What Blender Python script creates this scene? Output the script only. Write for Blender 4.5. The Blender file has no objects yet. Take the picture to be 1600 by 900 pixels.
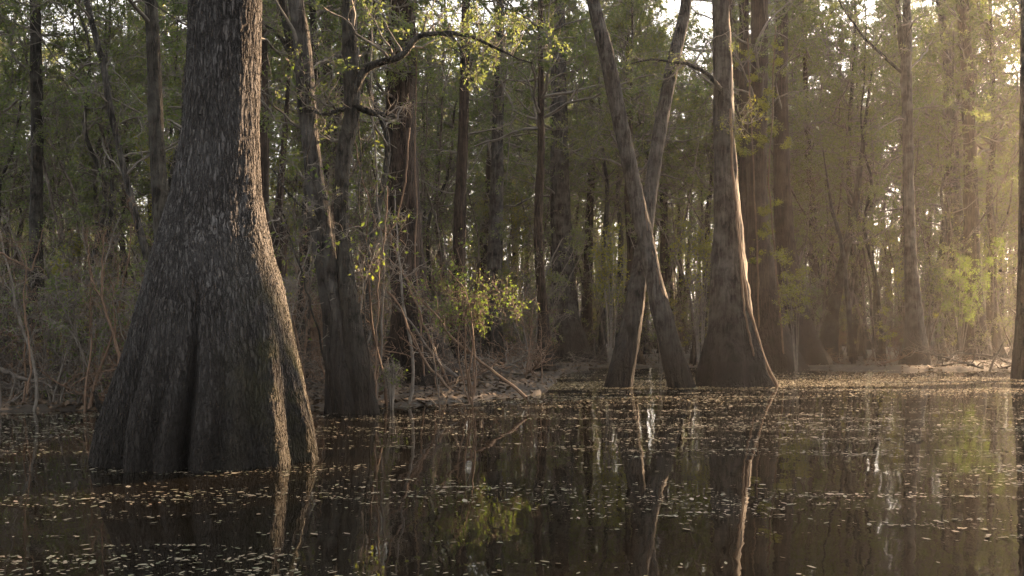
import bpy, math, random
import numpy as np

R = math.radians
scene = bpy.context.scene
COL = scene.collection

# ------------------------------------------------------------------ camera
CAM_H = 1.3
F_PX = 1555.0          # focal length in pixels of a 1600 px wide frame
HOR = 520.0            # image row of the horizon
cam_d = bpy.data.cameras.new("camera")
cam_d.sensor_width = 36.0
cam_d.lens = 36.0 * F_PX / 1600.0
cam_d.shift_y = (HOR - 450.0) / 1600.0
cam_d.clip_start = 0.05
cam_d.clip_end = 2000.0
cam = bpy.data.objects.new("camera", cam_d)
cam.location = (0, 0, CAM_H)
cam.rotation_euler = (R(90), 0, 0)
COL.objects.link(cam)
scene.camera = cam

# ------------------------------------------------------------------ world, sun, exposure
SUN_AZ = 43.0          # degrees to the right of the viewing direction
SUN_EL = 12.5
world = bpy.data.worlds.new("World")
scene.world = world
world.use_nodes = True
wn = world.node_tree.nodes
wl = world.node_tree.links
bg = wn["Background"]
sky = wn.new("ShaderNodeTexSky")
sky.sky_type = 'NISHITA'
sky.sun_disc = False
sky.sun_elevation = R(SUN_EL)
sky.sun_rotation = R(SUN_AZ)
sky.air_density = 1.0
sky.dust_density = 3.0
sky.ozone_density = 1.0
hsv = wn.new("ShaderNodeHueSaturation")          # thin high cloud greys the blue
hsv.inputs["Saturation"].default_value = 0.4
tint = wn.new("ShaderNodeMix")
tint.data_type = 'RGBA'
tint.blend_type = 'MULTIPLY'
tint.inputs[0].default_value = 1.0
tint.inputs[7].default_value = (1.0, 0.955, 0.92, 1)
wl.new(sky.outputs[0], hsv.inputs["Color"])
veil = wn.new("ShaderNodeMix")                    # a bright misty layer evens the sky out
veil.data_type = 'RGBA'
veil.inputs[0].default_value = 0.6
veil.inputs[7].default_value = (3.0, 2.95, 2.95, 1)
wl.new(hsv.outputs[0], veil.inputs[6])
wl.new(veil.outputs[2], tint.inputs[6])
wl.new(tint.outputs[2], bg.inputs[0])
bg.inputs[1].default_value = 0.10

sun_d = bpy.data.lights.new("sun", 'SUN')
sun_d.energy = 5.0
sun_d.angle = R(0.5)
sun_d.color = (1.0, 0.64, 0.36)
sun = bpy.data.objects.new("sun", sun_d)
# light travels from the sun (front right, low) towards the camera
sun.rotation_euler = (R(90 - SUN_EL), 0, R(180 - SUN_AZ))
sun.location = (60, 50, 30)
COL.objects.link(sun)

vs = scene.view_settings
scene.display_settings.display_device = 'sRGB'
vs.view_transform = 'Standard'
vs.look = 'None'
vs.gamma = 1.0
vs.use_curve_mapping = False
vs.exposure = 2.9
cy = scene.cycles
cy.max_bounces = 5
cy.diffuse_bounces = 3
cy.glossy_bounces = 2
cy.transmission_bounces = 3
cy.transparent_max_bounces = 4
cy.volume_bounces = 0
cy.sample_clamp_indirect = 4.0
cy.caustics_reflective = False
cy.caustics_refractive = False
cy.use_denoising = True
cy.denoiser = 'OPENIMAGEDENOISE'
cy.use_adaptive_sampling = True
cy.adaptive_threshold = 0.02

# ------------------------------------------------------------------ helpers: maths and meshes
rng = np.random.default_rng(7)


def norm(v):
    return v / np.maximum(np.linalg.norm(v, axis=-1, keepdims=True), 1e-9)


def at(px, py, Y):
    """photo pixel at depth Y -> world point"""
    return np.array([(px - 800.0) / F_PX * Y, Y, CAM_H + (HOR - py) / F_PX * Y])


def _hash(ix, iy, iz, seed):
    h = (ix * 374761393 + iy * 668265263 + iz * 2147483647 + seed * 1274126177) & 0xFFFFFFFF
    h = ((h ^ (h >> 13)) * 1274126177) & 0xFFFFFFFF
    h = h ^ (h >> 16)
    return (h & 0xFFFF) / 65535.0


def vnoise(x, y, z=0.0, seed=1):
    """value noise in 0..1"""
    x, y, z = np.broadcast_arrays(np.asarray(x, float), np.asarray(y, float), np.asarray(z, float))
    xi, yi, zi = np.floor(x).astype(np.int64), np.floor(y).astype(np.int64), np.floor(z).astype(np.int64)
    xf, yf, zf = x - xi, y - yi, z - zi
    u, v, w = xf * xf * (3 - 2 * xf), yf * yf * (3 - 2 * yf), zf * zf * (3 - 2 * zf)
    out = 0.0
    for dx in (0, 1):
        for dy in (0, 1):
            for dz in (0, 1):
                wt = (u if dx else 1 - u) * (v if dy else 1 - v) * (w if dz else 1 - w)
                out = out + wt * _hash(xi + dx, yi + dy, zi + dz, seed)
    return out


def fbm(x, y, z=0.0, seed=1, octs=3):
    s, a, t = 0.0, 0.5, 0.0
    for o in range(octs):
        f = 2.0 ** o
        s = s + a * vnoise(np.asarray(x) * f, np.asarray(y) * f, np.asarray(z) * f, seed + o)
        t += a
        a *= 0.5
    return s / t


def merge(w, f):
    """boughs, twigs (slot 0) and leaves (slot 1) of one crown"""
    o = MB()
    for q, k in ((w, 0), (f, 1)):
        if q is not None and q.n:
            o.slot = k
            o.add(np.concatenate(q.v), np.zeros((0, 4), int))
            base = o.n - q.n
            for fc in q.f:
                o.f.append(fc + base)
                o.m.append(np.full(len(fc), k))
    return o


class MB:
    """collects vertices and equal-sided face blocks; build() links them as one mesh object"""

    def __init__(self):
        self.v, self.f, self.m, self.n, self.slot = [], [], [], 0, 0

    def add(self, verts, faces):
        verts = np.asarray(verts, float).reshape(-1, 3)
        self.v.append(verts)
        self.f.append(np.asarray(faces, np.int64) + self.n)
        self.m.append(np.full(len(faces), self.slot))
        self.n += len(verts)

    def mesh(self, name, mat, smooth=True):
        me = bpy.data.meshes.new(name)
        v = np.concatenate(self.v)
        me.vertices.add(len(v))
        me.vertices.foreach_set("co", v.astype(np.float32).ravel())
        idx = np.concatenate([f.ravel() for f in self.f])
        tot = np.concatenate([np.full(len(f), f.shape[1]) for f in self.f])
        me.loops.add(len(idx))
        me.loops.foreach_set("vertex_index", idx.astype(np.int32))
        me.polygons.add(len(tot))
        st = np.concatenate([[0], np.cumsum(tot)[:-1]])
        me.polygons.foreach_set("loop_start", st.astype(np.int32))
        me.polygons.foreach_set("loop_total", tot.astype(np.int32))
        me.polygons.foreach_set("use_smooth", np.full(len(tot), smooth))
        mats = mat if isinstance(mat, (list, tuple)) else [mat]
        for q in mats:
            me.materials.append(q)
        if len(mats) > 1:
            mi = np.concatenate(self.m).astype(np.int32)
            me.polygons.foreach_set("material_index", mi)
            me.polygons.foreach_set("use_smooth", mi == 0)
        me.update(calc_edges=True)
        return me

    def build(self, name, mat, parent=None, smooth=True):
        return link(name, self.mesh(name, mat, smooth), parent)


def link(name, data, parent=None):
    o = bpy.data.objects.new(name, data)
    COL.objects.link(o)
    if parent is not None:
        o.parent = parent
    return o


def tag(o, label=None, cat=None, group=None, kind=None):
    if label: o["label"] = label
    if cat: o["category"] = cat
    if group: o["group"] = group
    if kind: o["kind"] = kind
    return o


def thing(name, label, cat, loc=(0, 0, 0), group=None, rz=0.0, sc=1.0):
    o = bpy.data.objects.new(name, None)
    o.empty_display_size = 0.2
    o.location = loc
    o.rotation_euler = (0, 0, rz)
    o.scale = (sc, sc, sc) if np.isscalar(sc) else sc
    COL.objects.link(o)
    return tag(o, label, cat, group)


def dup(root, loc, rz, sc, label, group):
    r = root.copy()
    COL.objects.link(r)
    r.location = loc
    r.rotation_euler = rz if not np.isscalar(rz) else (0, 0, rz)
    r.scale = (sc, sc, sc) if np.isscalar(sc) else sc
    r["label"] = label
    r["group"] = group
    for ch in list(root.children):
        c = ch.copy()
        COL.objects.link(c)
        c.parent = r
    return r


def tubes(mb, P, Rr, k, rmul=None):
    """P (N,m,3) centre lines, Rr (N,m) radii, k sides"""
    P = np.asarray(P, float)
    if P.ndim == 2:
        P = P[None]
    Rr = np.asarray(Rr, float)
    if Rr.ndim == 1:
        Rr = Rr[None]
    N, m, _ = P.shape
    T = np.empty_like(P)
    T[:, 1:-1] = P[:, 2:] - P[:, :-2]
    T[:, 0] = P[:, 1] - P[:, 0]
    T[:, -1] = P[:, -1] - P[:, -2]
    T = norm(T)
    main = norm(P[:, -1] - P[:, 0])
    ax = np.argmin(np.abs(main), axis=1)
    ref = np.eye(3)[ax][:, None, :]
    n = norm(ref - (ref * T).sum(-1, keepdims=True) * T)
    b = np.cross(T, n)
    a = np.linspace(0, 2 * np.pi, k, endpoint=False)
    rr = Rr[:, :, None] * np.ones(k)
    if rmul is not None:
        rr = rr * rmul
    V = P[:, :, None, :] + rr[..., None] * (np.cos(a)[:, None] * n[:, :, None, :] + np.sin(a)[:, None] * b[:, :, None, :])
    i = np.arange(N)[:, None, None] * (m * k)
    j = np.arange(m - 1)[None, :, None] * k
    s = np.arange(k)[None, None, :]
    s2 = (s + 1) % k
    F = np.stack([i + j + s, i + j + s2, i + j + k + s2, i + j + k + s], -1).reshape(-1, 4)
    mb.add(V, F)


def perp_rand(d, rg):
    r = rg.normal(size=d.shape)
    return norm(r - (r * d).sum(-1, keepdims=True) * d)


def grow(S, D, L, m, wig, up, rg):
    """N wandering branches from S along D"""
    P = [S]
    d = norm(D)
    L = np.asarray(L)
    U = np.array([0, 0, 1.0])
    for _ in range(m - 1):
        d = norm(d + rg.normal(size=d.shape) * wig + up * U)
        P.append(P[-1] + d * (L / (m - 1))[:, None])
    return np.stack(P, 1)


def along(P, idx, t):
    """points and directions at params t on curves idx of P (N,m,3)"""
    m = P.shape[1]
    q = np.clip(t, 0, 0.999) * (m - 1)
    j = q.astype(int)
    f = (q - j)[:, None]
    a, b = P[idx, j], P[idx, j + 1]
    return a + (b - a) * f, norm(b - a)


def leaf_quads(mb, C, D, N, L, W):
    """diamond leaves: base at C, axis D, normal N"""
    side = norm(np.cross(N, D))
    up = np.cross(D, side)
    L = L[:, None]
    W = W[:, None]
    v0 = C
    v1 = C + D * L * 0.45 + side * W * 0.5 + up * L * 0.06
    v2 = C + D * L - up * L * 0.08
    v3 = C + D * L * 0.45 - side * W * 0.5 + up * L * 0.06
    V = np.stack([v0, v1, v2, v3], 1).reshape(-1, 3)
    mb.add(V, np.arange(len(V)).reshape(-1, 4))


def leaves_on(mb, P, n, size, rg, flat=0.6, spread=0.04):
    """n leaves scattered on the twigs P"""
    idx = rg.integers(0, len(P), n)
    t = rg.uniform(0.15, 1.0, n)
    C, d = along(P, idx, t)
    C = C + rg.normal(size=C.shape) * spread
    D = norm(d * 0.7 + rg.normal(size=d.shape) * 0.7 + np.array([0, 0, -0.15]))
    N = norm(np.array([0, 0, 1.0]) * flat + rg.normal(size=d.shape) * 0.55)
    N = norm(N - (N * D).sum(-1, keepdims=True) * D)
    L = size * rg.uniform(0.6, 1.4, n)
    leaf_quads(mb, C, D, N, L, L * rg.uniform(0.4, 0.6, n))


def canopy(wood, foliage, trunk, trad, t0, nb, blen, rg, elev=(5, 60), sub=5, twig=4, n_leaf=4000, leaf=0.08, wig=0.28,
           rmin=0.005, up=0.05, leaf_clump=0.65):
    """boughs, branches and twigs growing from a trunk centre line, with leaves on the twigs"""
    P0 = trunk[None]
    t = t0 + (0.985 - t0) * rg.random(nb) ** 0.9
    S, _ = along(P0, np.zeros(nb, int), t)
    az = rg.uniform(0, 2 * np.pi, nb)
    el = np.radians(rg.uniform(elev[0], elev[1], nb))
    D = np.stack([np.cos(az) * np.cos(el), np.sin(az) * np.cos(el), np.sin(el)], 1)
    L = blen * rg.uniform(0.45, 1.15, nb) * (1.1 - 0.55 * (t - t0) / max(1 - t0, 1e-3))
    B1 = grow(S, D, L, 10, wig * 0.75, up, rg)
    r_tr = np.interp(t * (len(trad) - 1), np.arange(len(trad)), trad)
    r1 = np.minimum(r_tr * 0.5, 0.014 * L + 0.008)
    tubes(wood, B1, r1[:, None] * np.linspace(1, 0.25, 10), 5)
    n2 = nb * sub
    i2 = rg.integers(0, nb, n2)
    t2 = rg.uniform(0.2, 1.0, n2)
    S2, d2 = along(B1, i2, t2)
    a2 = np.radians(rg.uniform(25, 75, n2))[:, None]
    D2 = norm(np.cos(a2) * d2 + np.sin(a2) * perp_rand(d2, rg))
    L2 = L[i2] * rg.uniform(0.22, 0.55, n2)
    B2 = grow(S2, D2, L2, 7, wig, up * 0.6, rg)
    r2 = np.maximum(r1[i2] * 0.45 * (1.1 - 0.6 * t2), rmin)
    tubes(wood, B2, r2[:, None] * np.linspace(1, 0.4, 7), 4)
    n3 = n2 * twig
    i3 = rg.integers(0, n2, n3)
    t3 = rg.uniform(0.15, 1.0, n3)
    S3, d3 = along(B2, i3, t3)
    a3 = np.radians(rg.uniform(25, 70, n3))[:, None]
    D3 = norm(np.cos(a3) * d3 + np.sin(a3) * perp_rand(d3, rg))
    L3 = np.clip(L2[i3] * rg.uniform(0.3, 0.7, n3), 0.15, 1.2)
    B3 = grow(S3, D3, L3, 5, wig, 0.0, rg)
    tubes(wood, B3, np.full((n3, 1), rmin) * np.linspace(1, 0.5, 5), 3)
    if n_leaf and foliage is not None:
        keep = B3[rg.random(n3) < leaf_clump]
        leaves_on(foliage, keep, n_leaf, leaf, rg)
    return B1


# ------------------------------------------------------------------ materials
def mat_new(name):
    m = bpy.data.materials.new(name)
    m.use_nodes = True
    nt = m.node_tree
    return m, nt.nodes, nt.links, nt.nodes["Principled BSDF"]


def noise(n, l, vec, scale, detail=4, rough=0.55):
    t = n.new("ShaderNodeTexNoise")
    t.inputs["Scale"].default_value = scale
    t.inputs["Detail"].default_value = detail
    t.inputs["Roughness"].default_value = rough
    if vec is not None:
        l.new(vec, t.inputs["Vector"])
    return t


def ramp(n, l, fac, stops):
    r = n.new("ShaderNodeValToRGB")
    e = r.color_ramp.elements
    while len(e) > 1:
        e.remove(e[-1])
    e[0].position, e[0].color = stops[0][0], (*stops[0][1], 1)
    for p, c in stops[1:]:
        q = e.new(p)
        q.color = (*c, 1)
    l.new(fac, r.inputs[0])
    return r


def mixc(n, l, fac, a, b, mode='MIX'):
    m = n.new("ShaderNodeMix")
    m.data_type = 'RGBA'
    m.blend_type = mode
    for sock, val in ((m.inputs[0], fac), (m.inputs[6], a), (m.inputs[7], b)):
        if hasattr(val, "links"):
            l.new(val, sock)
        elif isinstance(val, tuple):
            sock.default_value = (*val, 1)
        else:
            sock.default_value = val
    return m.outputs[2]


def math_n(n, l, op, a, b=0.0, c=0.0, clamp=False):
    m = n.new("ShaderNodeMath")
    m.operation = op
    m.use_clamp = clamp
    for s, v in zip(m.inputs, (a, b, c)):
        if hasattr(v, "links"):
            l.new(v, s)
        else:
            s.default_value = v
    return m.outputs[0]


def bark(name, dark, light, scale=14.0, stretch=0.22, lichen=0.3, stain=0.7, bump=0.6, dist=0.02, moss=None, displace=0.0, wf=0.06, bigs=1.6):
    """furrowed bark: stretched cells, lichen blotches, a dark wet band where the trunk meets the water"""
    m, n, l, p = mat_new(name)
    tc = n.new("ShaderNodeTexCoord")
    geo = n.new("ShaderNodeNewGeometry")
    warp = noise(n, l, tc.outputs["Object"], 6.0, 4, 0.65)
    add = n.new("ShaderNodeMix")
    add.data_type = 'VECTOR'
    add.inputs[0].default_value = wf
    l.new(tc.outputs["Object"], add.inputs[4])
    l.new(warp.outputs["Color"], add.inputs[5])
    mp = n.new("ShaderNodeMapping")
    mp.inputs["Scale"].default_value = (scale, scale, scale * stretch)
    l.new(add.outputs[1], mp.inputs["Vector"])
    vo = n.new("ShaderNodeTexVoronoi")
    vo.feature = 'DISTANCE_TO_EDGE'
    vo.inputs["Scale"].default_value = 1.0
    l.new(mp.outputs[0], vo.inputs["Vector"])
    vc = n.new("ShaderNodeTexVoronoi")
    vc.feature = 'F1'
    vc.inputs["Scale"].default_value = 1.0
    l.new(mp.outputs[0], vc.inputs["Vector"])
    v2 = n.new("ShaderNodeTexVoronoi")
    v2.feature = 'DISTANCE_TO_EDGE'
    v2.inputs["Scale"].default_value = 2.3
    l.new(mp.outputs[0], v2.inputs["Vector"])
    fine = noise(n, l, mp.outputs[0], 2.2, 6, 0.65)
    big = noise(n, l, tc.outputs["Object"], bigs, 4, 0.6)
    # long winding fissures, broken across by the plate edges
    def ridge(sc, vec, k):
        r_ = noise(n, l, vec, sc, 2, 0.5)
        q = math_n(n, l, 'ABSOLUTE', math_n(n, l, 'SUBTRACT', r_.outputs["Fac"], 0.5))
        return math_n(n, l, 'MULTIPLY', q, k, clamp=True)
    mp2 = n.new("ShaderNodeMapping")
    mp2.inputs["Scale"].default_value = (scale * 0.62, scale * 0.62, scale * stretch * 0.42)
    l.new(add.outputs[1], mp2.inputs["Vector"])
    r1 = ridge(1.0, mp2.outputs[0], 11.0)
    r2 = ridge(2.3, mp2.outputs[0], 9.0)
    plate = math_n(n, l, 'MULTIPLY_ADD', vo.outputs["Distance"], 3.0, 0.45, clamp=True)
    small = math_n(n, l, 'MULTIPLY_ADD', v2.outputs["Distance"], 2.5, 0.65, clamp=True)
    ck = math_n(n, l, 'MULTIPLY', math_n(n, l, 'MULTIPLY', r1, math_n(n, l, 'MULTIPLY_ADD', r2, 0.5, 0.5)), math_n(n, l, 'MULTIPLY', plate, small))
    crack = ramp(n, l, ck, [(0.03, (0.1, 0.1, 0.1)), (0.55, (1, 1, 1))])
    tone = math_n(n, l, 'MULTIPLY_ADD', fine.outputs["Fac"], 0.7, math_n(n, l, 'MULTIPLY', vc.outputs["Color"], 0.22))
    tone = math_n(n, l, 'MULTIPLY', tone, crack.outputs["Color"], clamp=True)
    base = ramp(n, l, tone, [(0.04, tuple(c * 0.4 for c in dark)), (0.22, dark), (0.65, light)])
    pat = noise(n, l, tc.outputs["Object"], 2.3, 5, 0.7)
    pf = ramp(n, l, pat.outputs["Fac"], [(0.42, (1, 1, 1)), (0.62, (0, 0, 0))])
    worn = mixc(n, l, math_n(n, l, 'MULTIPLY', pf.outputs["Color"], 0.65), base.outputs["Color"], mixc(n, l, 1.0, base.outputs["Color"], (0.42, 0.37, 0.33), 'MULTIPLY'))
    lich = ramp(n, l, big.outputs["Fac"], [(0.40, (0, 0, 0)), (0.72, (1, 1, 1))])
    lf = math_n(n, l, 'MULTIPLY', lich.outputs["Color"], lichen)
    col = mixc(n, l, lf, worn, tuple(min(1, c * 1.35 + 0.02) for c in light), 'MIX')
    if moss:
        mo = noise(n, l, tc.outputs["Object"], 2.6, 5, 0.65)
        sp = n.new("ShaderNodeSeparateXYZ")
        l.new(tc.outputs["Object"], sp.inputs[0])
        side = math_n(n, l, 'MULTIPLY_ADD', sp.outputs["X"], 1.5, -0.45, clamp=True)
        low = math_n(n, l, 'MULTIPLY_ADD', sp.outputs["Z"], -0.45, 1.15, clamp=True)
        mf = ramp(n, l, mo.outputs["Fac"], [(0.42, (0, 0, 0)), (0.6, (1, 1, 1))])
        mf = math_n(n, l, 'MULTIPLY', mf.outputs["Color"], math_n(n, l, 'MULTIPLY', side, low), clamp=True)
        col = mixc(n, l, mf, col, moss)
    if stain > 0:
        sz = n.new("ShaderNodeSeparateXYZ")
        l.new(geo.outputs["Position"], sz.inputs[0])
        wob = math_n(n, l, 'MULTIPLY_ADD', big.outputs["Fac"], 0.9, -0.25)
        h = math_n(n, l, 'SUBTRACT', sz.outputs["Z"], wob)
        k = math_n(n, l, 'MULTIPLY_ADD', h, -1.1 / stain, 1.0, clamp=True)
        col = mixc(n, l, math_n(n, l, 'MULTIPLY', k, 0.9), col, (0.008, 0.0065, 0.005))
    l.new(col, p.inputs["Base Color"])
    p.inputs["Roughness"].default_value = 0.85
    p.inputs["Specular IOR Level"].default_value = 0.25
    hgt = math_n(n, l, 'MULTIPLY_ADD', fine.outputs["Fac"], 0.45, crack.outputs["Color"])
    bp = n.new("ShaderNodeBump")
    bp.inputs["Strength"].default_value = bump
    bp.inputs["Distance"].default_value = dist
    l.new(hgt, bp.inputs["Height"])
    l.new(bp.outputs[0], p.inputs["Normal"])
    if displace > 0:
        dn = n.new("ShaderNodeDisplacement")
        dn.inputs["Scale"].default_value = displace
        dn.inputs["Midlevel"].default_value = 0.8
        l.new(hgt, dn.inputs["Height"])
        l.new(dn.outputs[0], n["Material Output"].inputs["Displacement"])
        m.displacement_method = 'BOTH'
    return m


def foliage(name, cols, trans=0.55):
    """leaf: diffuse and translucent, hue varied leaf by leaf and plant by plant"""
    m, n, l, p = mat_new(name)
    geo = n.new("ShaderNodeNewGeometry")
    oi = n.new("ShaderNodeObjectInfo")
    f = math_n(n, l, 'MULTIPLY_ADD', oi.outputs["Random"], 0.35, math_n(n, l, 'MULTIPLY', geo.outputs["Random Per Island"], 0.65))
    c = ramp(n, l, f, [(i / (len(cols) - 1), q) for i, q in enumerate(cols)])
    l.new(c.outputs[0], p.inputs["Base Color"])
    p.inputs["Roughness"].default_value = 0.55
    p.inputs["Specular IOR Level"].default_value = 0.3
    tr = n.new("ShaderNodeBsdfTranslucent")
    tcol = mixc(n, l, 1.0, c.outputs[0], (2.1, 2.1, 1.1), 'MULTIPLY')
    l.new(tcol, tr.inputs["Color"])
    mx = n.new("ShaderNodeMixShader")
    mx.inputs[0].default_value = trans
    l.new(p.outputs[0], mx.inputs[1])
    l.new(tr.outputs[0], mx.inputs[2])
    l.new(mx.outputs[0], n["Material Output"].inputs["Surface"])
    return m


def simple(name, cols, scale=8.0, rough=0.8, bump=0.3):
    m, n, l, p = mat_new(name)
    tc = n.new("ShaderNodeTexCoord")
    t = noise(n, l, tc.outputs["Object"], scale, 5, 0.6)
    c = ramp(n, l, t.outputs["Fac"], [(0.3 + 0.4 * i / (len(cols) - 1), q) for i, q in enumerate(cols)])
    l.new(c.outputs[0], p.inputs["Base Color"])
    p.inputs["Roughness"].default_value = rough
    bp = n.new("ShaderNodeBump")
    bp.inputs["Strength"].default_value = bump
    bp.inputs["Distance"].default_value = 0.02
    l.new(t.outputs["Fac"], bp.inputs["Height"])
    l.new(bp.outputs[0], p.inputs["Normal"])
    return m


M_GIANT = bark("grey_furrowed_bark", (0.028, 0.027, 0.027), (0.125, 0.125, 0.126), scale=36, stretch=0.2, lichen=0.15, stain=2.1,
               bump=0.8, dist=0.02, moss=(0.06, 0.062, 0.014), displace=0.013, wf=0.05)
M_CYP = bark("brown_cypress_bark", (0.012, 0.008, 0.0065), (0.075, 0.056, 0.044), bigs=3.0, scale=14, stretch=0.08, lichen=0.25, stain=2.4, bump=0.8, dist=0.04)
M_PALE = bark("pale_lichen_bark", (0.013, 0.012, 0.011), (0.085, 0.082, 0.076), bigs=3.2, scale=14, stretch=0.13, lichen=0.55, stain=2.4, bump=0.8, dist=0.04)
M_DARK = bark("dark_mossy_bark", (0.010, 0.009, 0.007), (0.055, 0.053, 0.045), bigs=4.0, scale=15, stretch=0.15, lichen=0.6, stain=2.0, bump=0.8, dist=0.04)
M_POLE = bark("pale_pole_bark", (0.06, 0.05, 0.042), (0.2, 0.175, 0.15), scale=14, stretch=0.13, lichen=0.4, stain=0.5, bump=0.4)
M_TWIG = simple("grey_twig_wood", [(0.065, 0.058, 0.049), (0.17, 0.155, 0.135)], 6)
M_REDTWIG = simple("reddish_twig_wood", [(0.06, 0.04, 0.027), (0.16, 0.102, 0.065)], 6)
M_DEAD = simple("weathered_dead_wood", [(0.03, 0.025, 0.021), (0.09, 0.078, 0.066)], 9)
M_LEAF = foliage("dull_green_leaf", [(0.052, 0.076, 0.046), (0.072, 0.098, 0.052), (0.095, 0.118, 0.057), (0.13, 0.135, 0.06)])
M_LEAFB = foliage("bright_green_leaf", [(0.05, 0.085, 0.025), (0.075, 0.11, 0.03), (0.11, 0.13, 0.035)], 0.5)
M_LEAFY = foliage("yellow_green_leaf", [(0.08, 0.10, 0.025), (0.12, 0.13, 0.028), (0.16, 0.145, 0.03)], 0.55)

# floating leaves and litter
def flakes(name, cols, rough):
    m, n, l, p = mat_new(name)
    geo = n.new("ShaderNodeNewGeometry")
    c = ramp(n, l, geo.outputs["Random Per Island"], [(i / (len(cols) - 1), q) for i, q in enumerate(cols)])
    l.new(c.outputs[0], p.inputs["Base Color"])
    p.inputs["Roughness"].default_value = rough
    return m

M_FLOAT = flakes("floating_leaf", [(0.06, 0.07, 0.04), (0.09, 0.095, 0.055), (0.13, 0.122, 0.085), (0.19, 0.165, 0.12), (0.11, 0.08, 0.055)], 0.5)
M_MAT = flakes("sunlit_gold_duckweed", [(0.16, 0.13, 0.06), (0.24, 0.19, 0.10), (0.32, 0.25, 0.14), (0.2, 0.17, 0.06)], 0.6)  # lighter tan than the floating leaves, standing in for golden sunlight
M_LITTER = flakes("dry_leaf_litter", [(0.05, 0.036, 0.024), (0.09, 0.065, 0.042), (0.10, 0.07, 0.045), (0.13, 0.092, 0.06)], 0.8)

# water: dark, tannin stained, mirror smooth with faint ripples
M_WATER, n, l, p = mat_new("dark_swamp_water")
p.inputs["Base Color"].default_value = (0.006, 0.005, 0.0035, 1)
p.inputs["Roughness"].default_value = 0.02
p.inputs["IOR"].default_value = 1.45
tc = n.new("ShaderNodeTexCoord")
mp = n.new("ShaderNodeMapping")
mp.inputs["Scale"].default_value = (1.0, 0.55, 1)
l.new(tc.outputs["Object"], mp.inputs[0])
w1 = noise(n, l, mp.outputs[0], 1.1, 2, 0.5)
w2 = noise(n, l, mp.outputs[0], 9.0, 2, 0.5)
hh = math_n(n, l, 'MULTIPLY_ADD', w2.outputs["Fac"], 0.07, w1.outputs["Fac"])
bp = n.new("ShaderNodeBump")
bp.inputs["Strength"].default_value = 0.35
bp.inputs["Distance"].default_value = 0.02
l.new(hh, bp.inputs["Height"])
l.new(bp.outputs[0], p.inputs["Normal"])

M_MUD = simple("wet_dark_mud", [(0.010, 0.008, 0.006), (0.024, 0.019, 0.014), (0.045, 0.036, 0.026)], 2.5, 0.55, 0.6)

# ------------------------------------------------------------------ the ground and the water
SH_X = np.array([-60, -8, -3, -2.0, -0.6, 0.6, 1.6, 3.0, 9.0, 12.0, 60])
SH_Y = np.array([17, 15.6, 16.0, 16.6, 18.6, 20.5, 30.0, 37.0, 37.0, 34.0, 34.0])


def ground_h(x, y):
    x, y = np.asarray(x, float), np.asarray(y, float)
    s = y - np.interp(x, SH_X, SH_Y) + (fbm(x * 0.5, y * 0.5, 0, 11, 3) - 0.5) * 2.5
    t = np.clip((s + 1.5) / 3.0, 0, 1)
    h = -0.45 + 0.48 * t * t * (3 - 2 * t)
    h = h + np.where(s > 0, (fbm(x * 0.22, y * 0.22, 0, 21, 3) - 0.47) * 0.28, 0)
    h = h + np.where(s > 1, (fbm(x * 1.7, y * 1.7, 0, 31, 2) - 0.5) * 0.10, 0)
    h = h + np.clip((y - 45) / 60, 0, 1) * 0.25
    return h


def terrain():
    gx = np.concatenate([np.linspace(-200, -60, 12)[:-1], np.linspace(-60, -16, 45)[:-1], np.linspace(-16, 22, 191)[:-1], np.linspace(22, 70, 49)[:-1], np.linspace(70, 200, 12)])
    gy = np.concatenate([np.linspace(-80, 8, 16)[:-1], np.linspace(8, 48, 201)[:-1], np.linspace(48, 130, 66)[:-1], np.linspace(130, 260, 14)])
    X, Y = np.meshgrid(gx, gy, indexing='ij')
    Z = ground_h(X, Y)
    a, b = X.shape
    V = np.stack([X, Y, Z], -1).reshape(-1, 3)
    i = np.arange(a - 1)[:, None] * b
    j = np.arange(b - 1)[None, :]
    F = np.stack([i + j, i + b + j, i + b + j + 1, i + j + 1], -1).reshape(-1, 4)
    mb = MB()
    mb.add(V, F)
    tag(mb.build("ground", M_MUD), kind="structure")


terrain()
mb = MB()
mb.add([(-200, -80, 0), (200, -80, 0), (200, 260, 0), (-200, 260, 0)], [[0, 1, 2, 3]])
tag(mb.build("water", M_WATER), kind="structure")


# ------------------------------------------------------------------ tall trees placed one by one
def path_from_px(pts, Y, H, Ytop=None, n=70):
    """pixel path (x, y, width) from top to base -> dense centre line and radii from below the water up to height H"""
    pts = sorted(pts, key=lambda q: -q[1])
    P = np.array([at(q[0], q[1], Y) for q in pts])
    r = np.array([q[2] * 0.5 / F_PX * Y for q in pts])
    d0 = P[0] - P[1]
    low = P[0] + d0 / max(-d0[2], 1e-3) * 0.5
    P = np.vstack([[low], P])
    r = np.concatenate([[r[0] * 1.12], r])
    zt = P[-1, 2]
    if H > zt + 0.5:
        d = P[-1] - P[-3]
        d = d / max(d[2], 0.2)
        ex = [P[-1] + np.array([d[0] * 0.7, 0, 1.0]) * (H - zt) * f for f in (0.33, 0.66, 1.0)]
        P = np.vstack([P, ex])
        r = np.concatenate([r, r[-1] * np.array([0.75, 0.5, 0.15])])
    L = np.concatenate([[0], np.cumsum(np.linalg.norm(np.diff(P, axis=0), axis=1))])
    s = np.linspace(0, L[-1], n)
    Q = np.stack([np.interp(s, L, P[:, k]) for k in range(3)], 1)
    rr = np.interp(s, L, r)
    for _ in range(3):
        Q[1:-1] = 0.25 * Q[:-2] + 0.5 * Q[1:-1] + 0.25 * Q[2:]
        rr[1:-1] = 0.25 * rr[:-2] + 0.5 * rr[1:-1] + 0.25 * rr[2:]
    if Ytop is not None:
        Q[:, 1] = Y + (Ytop - Y) * np.clip(Q[:, 2] / max(H, 1), 0, 1)
    return Q, rr


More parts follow.
